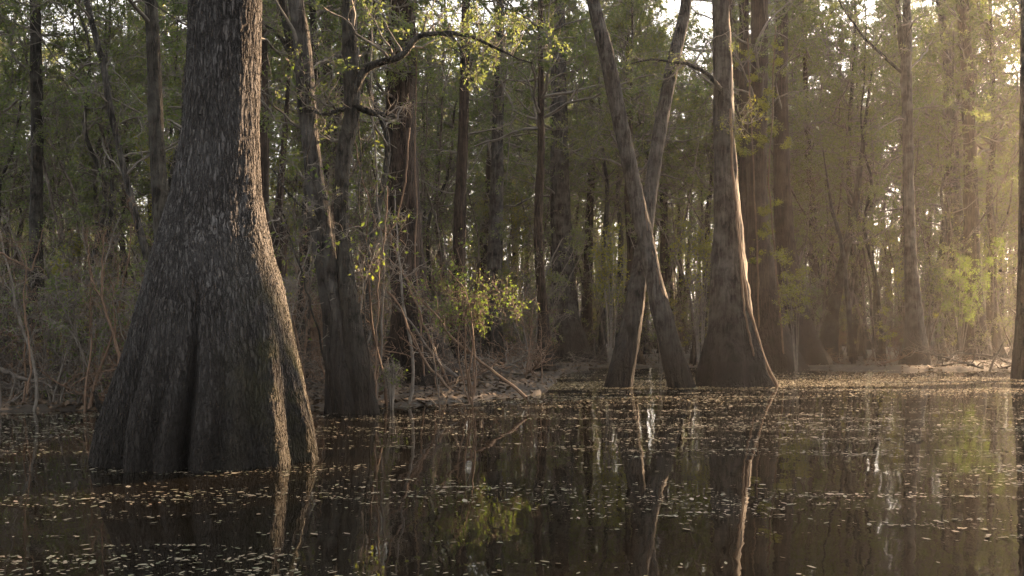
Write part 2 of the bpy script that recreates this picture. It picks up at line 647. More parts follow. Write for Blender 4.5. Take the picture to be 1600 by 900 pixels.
def trunk_mesh(mb, Q, rr, k, rg, flute=0.16, lump=0.12, nf=6, flute_h=1.6, rough=0.12):
    m = len(Q)
    a = np.linspace(0, 2 * np.pi, k, endpoint=False)
    z = Q[:, 2]
    ph = rg.uniform(0, 6.28, 4)
    fl = np.exp(-np.clip(z, 0, None) / flute_h)[:, None] * flute
    wav = np.cos(nf * a + ph[0]) * 0.6 + np.cos((nf + 3) * a + ph[1]) * 0.4 + 0.5 * np.cos(2 * a + ph[2])
    mul = 1 + fl * wav[None]
    sd = int(rg.integers(1, 9999))
    mul = mul * (1 + lump * 2 * (fbm(np.cos(a)[None] * 1.5 + 9, np.sin(a)[None] * 1.5 + 9, z[:, None] * 1.2, sd, 3) - 0.5))
    mul = mul * (1 + rough * 2 * (fbm(np.cos(a)[None] * 5 + 9, np.sin(a)[None] * 5 + 9, z[:, None] * 3.0, sd + 50, 3) - 0.5))
    tubes(mb, Q, rr, k, rmul=mul[None])


def hero_tree(label, name, cat, pts, Y, H, bmat, seed, Ytop=None, k=26, flute=0.16, cb=0.55, nb=14, blen=3.0, n_leaf=3500, leaf=0.07,
              lmat=None, lump=0.14, n=150, rmin=0.007, elev=(0, 45), extra=None, wig=0.28, leaf_clump=0.6):
    rg = np.random.default_rng(seed)
    Q, rr = path_from_px(pts, Y, H, Ytop, n)
    base = np.array([Q[np.argmin(np.abs(Q[:, 2])), 0], Y, 0.0])
    root = thing(name, label, cat, tuple(base))
    Q = Q - base
    mb = MB()
    trunk_mesh(mb, Q, rr, k, rg, flute, lump)
    mb.build("trunk", bmat, root)
    if nb:
        w, f = MB(), MB()
        canopy(w, f, Q, rr, cb, nb, blen, rg, elev=elev, n_leaf=n_leaf * (2 if Y > 30 else 1), leaf=leaf, rmin=rmin, wig=wig, leaf_clump=leaf_clump)
        merge(w, f).build("crown", [M_TWIG, lmat or M_LEAF], root)
    if extra:
        extra(root, base, rg)
    return root


# --- the giant in front, left
def giant():
    Y = 10.35
    sil = [(0, 297, 407), (100, 293, 405), (200, 287, 402), (300, 272, 405), (350, 258, 413), (400, 243, 425), (450, 230, 440), (500, 213, 452),
           (550, 198, 463), (600, 182, 475), (650, 165, 487), (700, 152, 498), (728, 147, 504)]
    ys = np.array([s[0] for s in sil], float)
    zc = CAM_H + (HOR - ys) / F_PX * Y
    xc = np.array([(s[1] + s[2]) / 2 for s in sil])
    hw = np.array([(s[2] - s[1]) / 2 for s in sil])
    X = (xc - 800) / F_PX * Y
    Rd = hw / F_PX * Y
    # the silhouette of a cylinder is a little wider than its radius; negligible here
    z = np.concatenate([np.linspace(-0.45, 4.9, 420), np.linspace(4.95, 17, 60)])
    o = np.argsort(zc)
    cx = np.interp(z, zc[o], X[o])
    rr = np.interp(z, zc[o], Rd[o])
    top = z > zc.max()
    rr[top] = rr[top] * (1 - 0.06 * (z[top] - zc.max()))
    for _ in range(14):
        rr[1:-1] = 0.25 * rr[:-2] + 0.5 * rr[1:-1] + 0.25 * rr[2:]
        cx[1:-1] = 0.25 * cx[:-2] + 0.5 * cx[1:-1] + 0.25 * cx[2:]
    base = np.array([float(np.interp(0, z, cx)), Y, 0.0])
    k = 560
    th = np.linspace(-np.pi, np.pi, k, endpoint=False)      # 0 faces the camera, positive to the right
    g = np.zeros((len(z), k))
    hfun = lambda h, s: 1 / (1 + np.exp((z - h) / s))
    for deg, dep, wid, h in ((6, .30, 4.0, 1.15), (-11, .12, 4.5, 1.1), (-38, .16, 8, 1.4), (-60, .10, 8, 1.2), (23, .10, 4.5, .9), (42, .15, 7, 1.2), (66, .10, 8, 1.2),
                             (100, .12, 9, 1.3), (140, .12, 9, 1.3), (180, .12, 9, 1.3), (-140, .12, 9, 1.3), (-100, .12, 9, 1.3)):
        d = (np.degrees(th) - deg + 180) % 360 - 180
        d = d[None] + (fbm(z * 0.9, deg * 1.0, 0, 5, 2) - 0.5)[:, None] * 9
        g -= dep * np.exp(-(d / wid) ** 2) * hfun(h, 0.28)[:, None]
    # lumps
    lx, ly = np.cos(th)[None], np.sin(th)[None]
    g += 0.12 * (fbm(lx * 2.2 + 5, ly * 2.2 + 5, z[:, None] * 0.8, 3, 3) - 0.5)
    g += 0.035 * (fbm(lx * 9 + 5, ly * 9 + 5, z[:, None] * 2.6, 17, 3) - 0.5)
    rad = rr[:, None] * (1.0 + g)
    Vx = cx[:, None] - base[0] + rad * np.sin(th)[None]
    Vy = -rad * np.cos(th)[None]
    V = np.stack([Vx, Vy, np.broadcast_to(z[:, None], Vx.shape)], -1).reshape(-1, 3)
    i = np.arange(len(z) - 1)[:, None] * k
    s = np.arange(k)[None]
    F = np.stack([i + s, i + (s + 1) % k, i + k + (s + 1) % k, i + k + s], -1).reshape(-1, 4)
    root = thing("swamp_tree", "giant grey trunk with a broad fluted base standing in the dark water", "tree", tuple(base))
    mb = MB()
    mb.add(V, F)
    mb.build("trunk", M_GIANT, root)
    rg = np.random.default_rng(1)
    w, f = MB(), MB()
    Q = np.stack([cx - base[0], np.zeros_like(z), z], 1)[420:]
    canopy(w, f, Q, rr[420:], 0.45, 14, 3.2, rg, n_leaf=3000, leaf=0.08)
    merge(w, f).build("crown", [M_TWIG, M_LEAF], root)


giant()


def px_curve(px, Y, dY=0.0, n=40, wob=0.0, rg=None):
    P = np.array([at(x, y, Y + dY * i / max(len(px) - 1, 1)) for i, (x, y) in enumerate(px)])
    L = np.concatenate([[0], np.cumsum(np.linalg.norm(np.diff(P, axis=0), axis=1))])
    s = np.linspace(0, L[-1], n)
    Q = np.stack([np.interp(s, L, P[:, k]) for k in range(3)], 1)
    for _ in range(2):
        Q[1:-1] = 0.25 * Q[:-2] + 0.5 * Q[1:-1] + 0.25 * Q[2:]
    if wob and rg is not None:
        w = rg.normal(size=Q.shape) * wob
        w[0] = 0
        for _ in range(2):
            w[1:-1] = 0.25 * w[:-2] + 0.5 * w[1:-1] + 0.25 * w[2:]
        Q = Q + w
    return Q


def bough(root, base, px, Y, r0, rg, dY=0.0, leaves=300, leaf=0.06, lmat=None, nb=10, blen=0.8, name="bough", r1=0.3, bmat=None, sub=4):
    """a limb traced through the photo, with its own twigs and sprays"""
    Q = px_curve(px, Y, dY, 36, 0.012, rg) - base
    rr = r0 * np.linspace(1, r1, len(Q))
    mb, tw, lf = MB(), MB(), MB()
    tubes(mb, Q, rr, 7)
    if nb:
        canopy(tw, lf, Q, rr, 0.2, nb, blen, rg, elev=(-20, 60), sub=sub, twig=3, n_leaf=leaves, leaf=leaf, rmin=0.004, wig=0.35)
    o = mb.build(name, bmat or M_DARK, root)
    lf = merge(tw, lf)
    lmat = [M_TWIG, lmat or M_LEAF]
    if lf.n:
        lf.build("leaf_sprays", lmat or M_LEAF, o, smooth=False)


hero_tree("dark mossy trunk standing close behind the giant, on its left", "swamp_tree", "tree",
          [(236, 0, 19), (241, 110, 20), (244, 200, 22), (250, 300, 25), (256, 390, 27), (268, 520, 34), (274, 645, 46)], 16.0, 13, M_DARK, 11,
          cb=0.45, nb=10, blen=2.2)
hero_tree("brown trunk half hidden behind the giant, on its right", "swamp_tree", "tree",
          [(406, 0, 20), (408, 150, 22), (408, 330, 26), (412, 480, 34), (420, 618, 52)], 20.5, 15, M_CYP, 12, cb=0.5, nb=12)
hero_tree("thin crooked trunk with a bushy knot, between the giant and the many-stemmed clump", "swamp_tree", "tree",
          [(446, 200, 8), (440, 270, 10), (434, 340, 14), (437, 362, 34), (437, 385, 20), (440, 440, 15), (446, 520, 18), (452, 625, 26)], 19.0, 8, M_CYP, 13,
          cb=0.4, nb=12, blen=1.6, n_leaf=700, lump=0.3)


def clump():
    rg = np.random.default_rng(21)
    Y = 16.3
    base = np.array([at(545, 640, Y)[0], Y, 0.0])
    root = thing("swamp_tree", "clump of crooked grey stems fused at a dark base by the water's edge", "tree", tuple(base))
    stems = [
        ([(462, 0, 25), (471, 60, 27), (477, 140, 28), (488, 250, 28), (498, 330, 31), (513, 430, 38), (531, 530, 50), (545, 640, 74)], Y, 11, M_PALE),
        ([(546, 0, 22), (546, 60, 24), (549, 130, 26), (552, 175, 24), (536, 245, 24), (532, 330, 22), (541, 430, 26), (552, 530, 34), (566, 640, 52)], Y - 0.15, 11, M_DARK),
        ([(440, 0, 12), (452, 60, 14), (470, 118, 15), (484, 150, 15), (490, 220, 15), (503, 300, 17), (520, 410, 22), (536, 520, 30), (530, 640, 42)], Y + 0.25, 9, M_DARK),
    ]
    for pts, y, H, m in stems:
        Q, rr = path_from_px(pts, y, H)
        mb = MB()
        Q = Q - base
        trunk_mesh(mb, Q, rr, 22, rg, 0.22, 0.16)
        mb.build("stem", m, root)
        w, f = MB(), MB()
        canopy(w, f, Q, rr, 0.42, 11, 2.0, rg, n_leaf=1500, leaf=0.065, rmin=0.005)
        merge(w, f).build("crown", [M_TWIG, M_LEAF], root)
    bough(root, base, [(552, 145), (563, 122), (575, 103), (600, 96), (625, 92), (640, 72), (652, 56), (675, 52), (705, 50), (745, 60), (790, 82), (830, 98)], Y - 0.2, 0.075, rg,
          leaves=1700, leaf=0.05, lmat=M_LEAF, nb=18, blen=1.5, r1=0.14)
    bough(root, base, [(680, 52), (705, 55), (722, 80), (728, 110), (745, 140)], Y - 0.2, 0.035, rg, leaves=350, lmat=M_LEAF, nb=7, blen=0.8)
    bough(root, base, [(554, 165), (570, 172), (585, 178), (618, 182)], Y - 0.2, 0.06, rg, leaves=0, nb=5, blen=0.8, r1=0.6)
    bough(root, base, [(548, 168), (530, 172), (505, 180), (480, 170)], Y - 0.2, 0.045, rg, leaves=100, nb=6, blen=0.9, r1=0.4)
    bough(root, base, [(468, 110), (440, 60), (415, 38), (400, 25)], Y + 0.2, 0.05, rg, leaves=200, nb=8, blen=0.9, r1=0.4)
    bough(root, base, [(520, 390), (500, 350), (470, 320), (440, 290), (425, 262)], Y - 0.5, 0.03, rg, leaves=40, nb=8, blen=0.7, r1=0.4)


clump()

hero_tree("stout brown cypress behind the crooked grey clump, sunlit down its right edge", "swamp_tree", "tree",
          [(628, 0, 42), (628, 100, 45), (626, 200, 46), (630, 300, 50), (636, 400, 54), (642, 480, 64), (650, 550, 88), (656, 605, 118)], 23.8, 16, M_CYP, 14, k=30, flute=0.28,
          cb=0.42, nb=22, n_leaf=7000, blen=3.4)
hero_tree("slim upright trunk behind the leafy bush on the muddy point", "swamp_tree", "tree",
          [(727, 60, 14), (724, 200, 16), (719, 320, 19), (717, 420, 20), (716, 500, 24), (718, 588, 36)], 29.5, 16, M_CYP, 15, cb=0.35, nb=16, blen=2.6)
hero_tree("slender trunk between the leafy bush and the flared grey cypress", "swamp_tree", "tree",
          [(780, 100, 15), (777, 250, 19), (773, 400, 23), (770, 500, 27), (769, 576, 42)], 36.0, 18, M_PALE, 16, cb=0.4, nb=16, blen=3)
hero_tree("straight grey cypress with a bell-shaped foot, left of the crossed pair", "swamp_tree", "tree",
          [(871, 0, 22), (873, 150, 27), (875, 300, 30), (879, 400, 33), (881, 470, 38), (882, 520, 52), (883, 568, 88)], 42.0, 22, M_PALE, 17, k=26, flute=0.25, cb=0.32, nb=30, blen=4, n_leaf=5500)
hero_tree("leaning trunk of the crossed pair whose foot stands on the right", "swamp_tree", "tree",
          [(926, 0, 19), (945, 72, 23), (965, 170, 24), (984, 260, 24), (1001, 340, 25), (1014, 400, 25), (1029, 470, 29), (1047, 540, 34), (1065, 606, 42)], 23.6, 13, M_PALE, 18,
          k=30, flute=0.05, cb=0.72, nb=10, blen=2.4, n_leaf=2500, lump=0.09)
hero_tree("leaning trunk of the crossed pair whose foot stands on the left", "swamp_tree", "tree",
          [(1082, 0, 18), (1062, 80, 21), (1045, 160, 22), (1030, 240, 22), (1019, 310, 23), (1011, 370, 24), (1002, 430, 28), (989, 500, 33), (977, 560, 38), (966, 607, 44)], 23.9, 13, M_PALE, 19,
          Ytop=25.5, k=30, flute=0.05, cb=0.72, nb=10, blen=2.4, n_leaf=2500, lump=0.09)


def big_right(root, base, rg):
    bough(root, base, [(1128, 140), (1105, 115), (1075, 100), (1050, 97), (1020, 92), (985, 100)], 24.0, 0.06, rg, leaves=500, nb=9, blen=1.6, r1=0.25)
    bough(root, base, [(1150, 165), (1160, 200), (1175, 215)], 24.0, 0.04, rg, leaves=160, lmat=M_LEAFY, nb=7, blen=1.0, r1=0.3)


hero_tree("thick grey trunk with a skirted base and edge vines, right of the crossed pair", "swamp_tree", "tree",
          [(1126, 0, 26), (1129, 100, 29), (1131, 200, 33), (1135, 300, 39), (1139, 400, 50), (1142, 480, 66), (1144, 540, 86), (1147, 590, 116), (1148, 607, 126)], 24.6, 20, M_PALE, 20, k=34,
          flute=0.18, cb=0.5, nb=14, blen=3, extra=big_right)
hero_tree("dark twin cypress rising just behind the vine-edged trunk", "swamp_tree", "tree",
          [(1187, 0, 25), (1186, 120, 27), (1182, 250, 30), (1183, 350, 34), (1188, 430, 46), (1196, 510, 66), (1205, 577, 98)], 35.5, 22, M_CYP, 22, k=28, flute=0.25, cb=0.4, nb=18, blen=3.6)
hero_tree("slim dark trunk squeezed behind the vine-edged trunk", "swamp_tree", "tree",
          [(1162, 0, 15), (1163, 150, 17), (1165, 300, 20), (1168, 430, 26), (1172, 572, 44)], 38.5, 21, M_CYP, 23, cb=0.4, nb=14, blen=3)
hero_tree("hazy brown cypress with a flared foot, right of the dark twin cypress", "swamp_tree", "tree",
          [(1222, 0, 18), (1220, 150, 21), (1222, 300, 26), (1228, 400, 33), (1236, 470, 44), (1244, 530, 62), (1250, 572, 88)], 39.0, 22, M_CYP, 24, k=26, flute=0.22, cb=0.4, nb=18, blen=3.6)
hero_tree("lone straight grey trunk on the far right shore, forked high up", "swamp_tree", "tree",
          [(1417, 60, 15), (1416, 115, 17), (1418, 200, 16), (1420, 330, 17), (1423, 420, 20), (1428, 490, 27), (1430, 530, 36), (1430, 574, 54)], 37.5, 17, M_PALE, 25, k=22, flute=0.2,
          cb=0.4, nb=16, blen=3.4,
          extra=lambda root, base, rg: (bough(root, base, [(1416, 112), (1408, 70), (1403, 20), (1400, -40)], 37.5, 0.13, rg, leaves=500, nb=10, blen=2, r1=0.5),
                                        bough(root, base, [(1415, 118), (1385, 92), (1350, 60), (1315, 10), (1300, -20)], 37.5, 0.07, rg, leaves=500, nb=12, blen=1.8, r1=0.3)))
hero_tree("dark trunk with clinging leaves beside the right shore brushwood", "swamp_tree", "tree",
          [(1504, 0, 17), (1510, 100, 19), (1516, 250, 20), (1519, 400, 24), (1521, 490, 32), (1522, 564, 54)], 45.0, 22, M_CYP, 26, k=22, cb=0.35, nb=18, blen=3.6)
hero_tree("slim trunk bending into the dark trunk above the right-hand brushwood", "swamp_tree", "tree",
          [(1468, 0, 11), (1480, 90, 13), (1487, 180, 15), (1492, 280, 15), (1503, 400, 17), (1512, 560, 28)], 47.0, 18, M_PALE, 27, cb=0.35, nb=14, blen=3.2)
hero_tree("trunk cut by the right edge of the view, foot in the water", "swamp_tree", "tree",
          [(1602, 0, 13), (1600, 200, 13), (1599, 400, 15), (1598, 500, 19), (1596, 592, 30)], 28.0, 16, M_DARK, 28, k=20, flute=0.06, lump=0.08, cb=0.5, nb=12, blen=2.6)
hero_tree("thin dark tree leaning right at the back of the sunlit channel", "swamp_tree", "tree",
          [(1345, 250, 8), (1336, 330, 11), (1317, 410, 14), (1301, 490, 18), (1290, 568, 38)], 42.0, 13, M_DARK, 29, cb=0.4, nb=14, blen=2.6)
hero_tree("pale thin sapling bowing left above the sunlit channel", "swamp_tree", "tree",
          [(1300, 330, 5), (1313, 370, 6), (1321, 430, 7), (1326, 490, 7), (1334, 568, 8)], 41.5, 9, M_PALE, 30, cb=0.5, nb=8, blen=1.8, n_leaf=500)
hero_tree("pale slender sapling left of the giant, kinked half way up", "swamp_tree", "tree",
          [(135, 0, 9), (150, 60, 9), (163, 110, 10), (173, 175, 10), (186, 230, 9), (200, 290, 10), (214, 345, 11), (230, 400, 13), (240, 470, 15), (246, 630, 20)], 18.0, 9, M_PALE, 31, cb=0.45, nb=12, blen=1.8, n_leaf=900)
hero_tree("tall dim trunk deep in the shade at the far left", "swamp_tree", "tree",
          [(55, 0, 16), (58, 200, 18), (56, 400, 20), (54, 598, 34)], 26.0, 17, M_DARK, 32, cb=0.3, nb=16, blen=2.8)


# ------------------------------------------------------------------ the forest behind: individual trees copied from a few kinds
def proto_tree(seed, H, r0, cb, nb, blen, n_leaf, leaf, bmat, lmat, butt=1.6, crook=0.25, lean=0.0, sub=5, twig=4, rmin=0.013, elev=(-5, 50), clump=0.6):
    rg = np.random.default_rng(seed)
    m = 34
    t = np.linspace(0, 1, m)
    z = -0.4 + (H + 0.4) * t
    wx = np.cumsum(rg.normal(size=m)) / m ** 0.5
    wy = np.cumsum(rg.normal(size=m)) / m ** 0.5
    for _ in range(3):
        wx[1:-1] = (wx[:-2] + wx[1:-1] * 2 + wx[2:]) / 4
        wy[1:-1] = (wy[:-2] + wy[1:-1] * 2 + wy[2:]) / 4
    Q = np.stack([(wx - wx[0]) * crook + lean * z, (wy - wy[0]) * crook, z], 1)
    rr = r0 * (1 - 0.85 * t) * (1 + butt * np.exp(-np.clip(z, 0, None) / 0.7))
    tr, w, f = MB(), MB(), MB()
    trunk_mesh(tr, Q, rr, 14, rg, 0.2, 0.14, flute_h=1.2)
    canopy(w, f, Q, rr, cb, nb, blen, rg, elev=elev, sub=sub, twig=twig, n_leaf=n_leaf, leaf=leaf, rmin=rmin, leaf_clump=clump, wig=0.3)
    root = thing("swamp_tree", "x", "tree")
    tr.build("trunk", bmat, root)
    merge(w, f).build("crown", [M_TWIG, lmat], root)
    return root


TREES = [
    (proto_tree(101, 17, 0.2, 0.45, 42, 4.2, 19000, 0.10, M_CYP, M_LEAF), "straight brown cypress"),
    (proto_tree(102, 19, 0.25, 0.42, 42, 4.6, 19000, 0.10, M_CYP, M_LEAF, butt=2.0), "tall stout cypress"),
    (proto_tree(103, 16, 0.13, 0.36, 34, 3.4, 10500, 0.08, M_PALE, M_LEAF, butt=1.0, crook=0.6), "pale wavering tree"),
    (proto_tree(104, 14, 0.10, 0.34, 34, 3.2, 10500, 0.08, M_DARK, M_LEAF, butt=0.9, crook=0.9, lean=0.06), "thin dark crooked tree"),
    (proto_tree(105, 12, 0.085, 0.34, 32, 3.0, 9500, 0.075, M_PALE, M_LEAF, butt=0.8, crook=0.8, lean=-0.08), "small leaning understorey tree"),
    (proto_tree(106, 16, 0.16, 0.4, 40, 3.8, 15000, 0.09, M_DARK, M_LEAF, butt=1.4, crook=0.4), "dark leafy tree"),
    (proto_tree(107, 10, 0.08, 0.32, 30, 2.8, 8500, 0.08, M_CYP, M_LEAFY, butt=0.8, crook=0.8, lean=0.05), "small yellow-green understorey tree"),
]
heroes_xy = [(o.location.x, o.location.y) for o in COL.objects if o.type == 'EMPTY' and o.parent is None and o.get("label") != "x"]
rg = np.random.default_rng(55)
placed = []


def scatter(n, ylo, yhi, spacing, rg, avoid, power=1.0, xlim=0.62, xr=0.56, ok=None):
    out = []
    tries = 0
    while len(out) < n and tries < n * 60:
        tries += 1
        y = ylo + (yhi - ylo) * rg.random() ** power
        x = rg.uniform(-xlim, min(xlim, xr)) * y
        if y < np.interp(x, SH_X, SH_Y) + 1.0:
            continue
        if ok is not None and not ok(x, y):
            continue
        if any((x - a) ** 2 + (y - b) ** 2 < spacing ** 2 for a, b in avoid):
            continue
        out.append((x, y))
        avoid.append((x, y))
    return out


def in_lane(x, y):
    """the gap the low sun reaches the crossed pair through"""
    dx, dy = math.sin(R(SUN_AZ)), math.cos(R(SUN_AZ))
    ax, ay = x - 5.6, y - 24.0
    d, q = ax * dx + ay * dy, ax * dy - ay * dx
    return 1.5 < d < 60 and -2.4 < q < (6.5 if d < 30 else 4.5)


def hero_clear(x, y):
    """keep near copies from standing right in front of the measured trunks"""
    if in_lane(x, y):
        return False
    if y > 48:
        return True
    px = 800 + x / y * F_PX
    for hx, hy in heroes_xy:
        if y < hy - 0.5 and abs(px - (800 + hx / hy * F_PX)) < 34:
            return False
    return True


avoid = list(heroes_xy)
spots = scatter(170, 20, 105, 1.7, rg, avoid, 1.15, ok=hero_clear)
tall_spots = scatter(66, 48, 100, 1.5, rg, avoid, 1.0, xlim=0.55, ok=lambda x, y: x > -0.2 * y and hero_clear(x, y))
tall_spots += scatter(26, 32, 80, 1.5, rg, avoid, 1.0, ok=lambda x, y: x < -0.1 * y and hero_clear(x, y))
spots += tall_spots
spots += [(18.4, 28.2), (19.3, 29.6), (19.9, 31.0), (10.7, 13.5), (12.4, 16.5), (13.6, 18.6), (14.6, 20.5), (15.8, 23), (16.6, 24.8), (17, 25.5), (14.5, 16), (17.5, 20), (12, 12), (9.2, 10.5), (10, 8), (40, 66), (44, 72), (42, 76), (48, 80), (38, 70), (36, 64), (46, 86), (50, 90), (33.5, 60), (41, 70), (30, 36), (36, 41), (-8.6, 9), (-9.6, 11.5), (-11, 14.5), (-12.4, 17.5), (-7.6, 5.5), (-13.8, 21), (-12.5, 12.5), (-10.5, 6.5), (-15, 17)]      # unseen trees added past both sides of the view to block sun and skylight
used = set()
for x, y in spots:
    if y < 30:
        k = int(rg.choice([4, 4, 6, 3])) if x > 0.505 * y or x < -0.6 * y else int(rg.choice([2, 3, 4, 5, 4, 3]))
    else:
        k = int(rg.choice([0, 1, 2, 3, 4, 5, 2, 3, 2, 5, 6, 4]))
    if (x, y) in tall_spots:
        k = int(rg.choice([0, 1, 5]))
    proto, kind = TREES[k]
    z = float(ground_h(x, y))
    px = x / y * F_PX
    part = "dark left part" if px < -280 else ("middle" if px < 300 else "sunlit right part")
    dist = "front" if y < 42 else "depth"
    lab = f"{kind} in the {dist} of the {part} of the forest"
    sc = float(rg.uniform(0.85, 1.15))
    if (x, y) in tall_spots:
        sc = float(rg.uniform(1.15, 1.5))
    if k not in used:
        used.add(k)
        o = proto
        o.location = (x, y, z - 0.05)
        o.rotation_euler = (0, 0, float(rg.uniform(0, 6.28)))
        o.scale = (sc, sc, sc)
        o["label"] = lab
        o["group"] = "trees of the forest behind the pond"
    else:
        dup(proto, (x, y, z - 0.05), (float(rg.normal() * 0.03), float(rg.normal() * 0.03), float(rg.uniform(0, 6.28))), sc, lab, "trees of the forest behind the pond")


# saplings and bare twiggy shrubs
def proto_sapling(seed, H, r0, n_leaf, lmat, wood, stems=1, nb=12, blen=1.1, leaf=0.06):
    rg = np.random.default_rng(seed)
    w, f = MB(), MB()
    tr = MB()
    for s in range(stems):
        D = np.array([[rg.normal() * 0.25, rg.normal() * 0.25, 1.0]]) if stems > 1 else np.array([[rg.normal() * 0.08, rg.normal() * 0.08, 1.0]])
        h = H * rg.uniform(0.7, 1.0)
        Q = grow(np.array([[rg.normal() * 0.06 * stems, rg.normal() * 0.06 * stems, -0.3]]), D, np.array([h + 0.3]), 20, 0.10, 0.03, rg)[0]
        rr = r0 * np.linspace(1, 0.25, 20)
        tubes(tr, Q, rr, 6)
        canopy(w, f, Q, rr, 0.2, nb, blen, rg, elev=(10, 65), sub=4, twig=3, n_leaf=n_leaf // stems, leaf=leaf, rmin=0.010, wig=0.35, leaf_clump=0.4)
    if stems > 1:
        for a, b in zip(tr.v, tr.f):
            w.add(a, b - b.min())
        return tag(merge(w, f).build("twiggy_shrub", [wood, lmat]), "x", "shrub")
    root = thing("sapling", "x", "sapling")
    tr.build("stem", wood, root)
    merge(w, f).build("crown", [wood, lmat], root)
    return root


SAPS = [
    (proto_sapling(201, 6.0, 0.035, 700, M_LEAF, M_TWIG), "slim grey sapling with sparse leaves"),
    (proto_sapling(202, 5.0, 0.03, 250, M_LEAF, M_DEAD), "nearly bare pale sapling"),
    (proto_sapling(203, 7.0, 0.04, 1300, M_LEAF, M_TWIG, nb=18), "tall leafy sapling"),
    (proto_sapling(204, 4.0, 0.025, 1300, M_LEAFY, M_TWIG, nb=14), "young yellow-green sapling"),
]
POLES = [
    (proto_sapling(221, 9.5, 0.06, 350, M_LEAF, M_POLE, nb=18, blen=1.5, leaf=0.08), "bare pale pole tree"),
    (proto_sapling(222, 8.0, 0.05, 250, M_LEAF, M_POLE, nb=20, blen=1.3, leaf=0.08), "twiggy grey pole tree"),
    (proto_sapling(223, 11.5, 0.075, 550, M_LEAF, M_POLE, nb=20, blen=1.7, leaf=0.08), "tall pole tree with thin side twigs"),
    (proto_sapling(224, 7.0, 0.045, 150, M_LEAF, M_POLE, nb=18, blen=1.2, leaf=0.08), "short weathered pole tree"),
]
for q, _ in POLES:
    q.name = "pole_tree"
    q["category"] = "young tree"
SHRUBS = [
    (proto_sapling(211, 2.4, 0.022, 0, M_LEAF, M_REDTWIG, stems=5, nb=7, blen=0.8), "bare reddish twiggy shrub"),
    (proto_sapling(212, 1.8, 0.018, 160, M_LEAF, M_DEAD, stems=6, nb=6, blen=0.7), "pale many-stemmed twiggy shrub"),
    (proto_sapling(213, 3.0, 0.024, 900, M_LEAF, M_TWIG, stems=4, nb=8, blen=0.9), "grey shrub with sparse leaves"),
]
sap_spots = scatter(265, 20, 85, 0.6, rg, list(avoid), 1.3, ok=lambda x, y: hero_clear(x, y) and not (-4.2 < x < 0.8 and y < 25.5))
shr_spots = scatter(28, 16.2, 27, 0.45, rg, list(heroes_xy), 1.0, xr=-0.17, ok=lambda x, y: hero_clear(x, y) or rg.random() < 0.3)
shr_spots += scatter(190, 17, 75, 0.5, rg, list(heroes_xy), 1.2, ok=lambda x, y: not (-4.2 < x < 0.8 and y < 25.5) and (hero_clear(x, y) or rg.random() < 0.08))


def strew(kinds, spots, group, where, tilt):
    used = set()
    for x, y in spots:
        k = int(rg.integers(0, len(kinds)))
        proto, kind = kinds[k]
        z = float(ground_h(x, y))
        px = x / y * F_PX
        part = "dark left" if px < -280 else ("middle" if px < 300 else "sunlit right")
        lab = f"{kind} {where}, {part}, {'near the shore' if y < 32 else 'farther back'}"
        sc = float(rg.uniform(0.7, 1.25))
        rot = (float(rg.normal() * tilt), float(rg.normal() * tilt), float(rg.uniform(0, 6.28)))
        if k not in used:
            used.add(k)
            proto.location, proto.rotation_euler, proto.scale = (x, y, z), rot, (sc, sc, sc)
            proto["label"], proto["group"] = lab, group
        else:
            dup(proto, (x, y, z), rot, sc, lab, group)


strew(SAPS, sap_spots, "saplings between the trees", "between trunks", 0.08)
pole_spots = scatter(290, 27, 88, 0.5, rg, [], 1.1, ok=hero_clear)
strew(POLES, pole_spots, "slender pole trees of the thicket", "in the thicket", 0.07)
strew(SHRUBS, shr_spots, "twiggy shrubs of the undergrowth", "in undergrowth", 0.12)


# the far wood that closes the view, reads as one mass
def far_wood():
    rg = np.random.default_rng(77)
    mb, lf, bl = MB(), MB(), MB()
    n = 800
    y = rg.uniform(105, 150, n)
    x = rg.uniform(-0.68, 0.62, n) * y
    h = rg.uniform(11, 24, n)
    S = np.stack([x, y, np.zeros(n)], 1)
    P = grow(S, np.tile([0, 0, 1.0], (n, 1)), h, 8, 0.04, 0.02, rg)
    tubes(mb, P, rg.uniform(0.1, 0.3, n)[:, None] * np.linspace(1.2, 0.3, 8), 5)
    B = []
    nb = n * 9
    i = rg.integers(0, n, nb)
    S2, d2 = along(P, i, rg.uniform(0.02, 1, nb) ** 1.2)
    D2 = perp_rand(d2, rg) + np.array([0, 0, 0.3])
    B = grow(S2, D2, rg.uniform(1, 4, nb), 6, 0.3, 0.05, rg)
    tubes(mb, B, np.full((nb, 1), 0.035) * np.linspace(1, 0.5, 6), 3)
    leaves_on(lf, B, 170000, 0.30, rg, spread=0.6)
    i = rg.integers(0, n, nb)
    S3, d3 = along(P, i, rg.uniform(0.02, 0.45, nb))
    B3 = grow(S3, perp_rand(d3, rg) + np.array([0, 0, 0.3]), rg.uniform(1, 4.5, nb), 6, 0.3, 0.05, rg)
    tubes(mb, B3, np.full((nb, 1), 0.05) * np.linspace(1, 0.5, 6), 3)
    leaves_on(bl, B3, 120000, 0.26, rg, spread=0.7)
    o = mb.build("distant_woods", M_TWIG)
    tag(o, kind="stuff")
    lf.build("foliage", M_LEAF, o, smooth=False)
    bl.build("dry_leaves", M_LITTER, o, smooth=False)


far_wood()


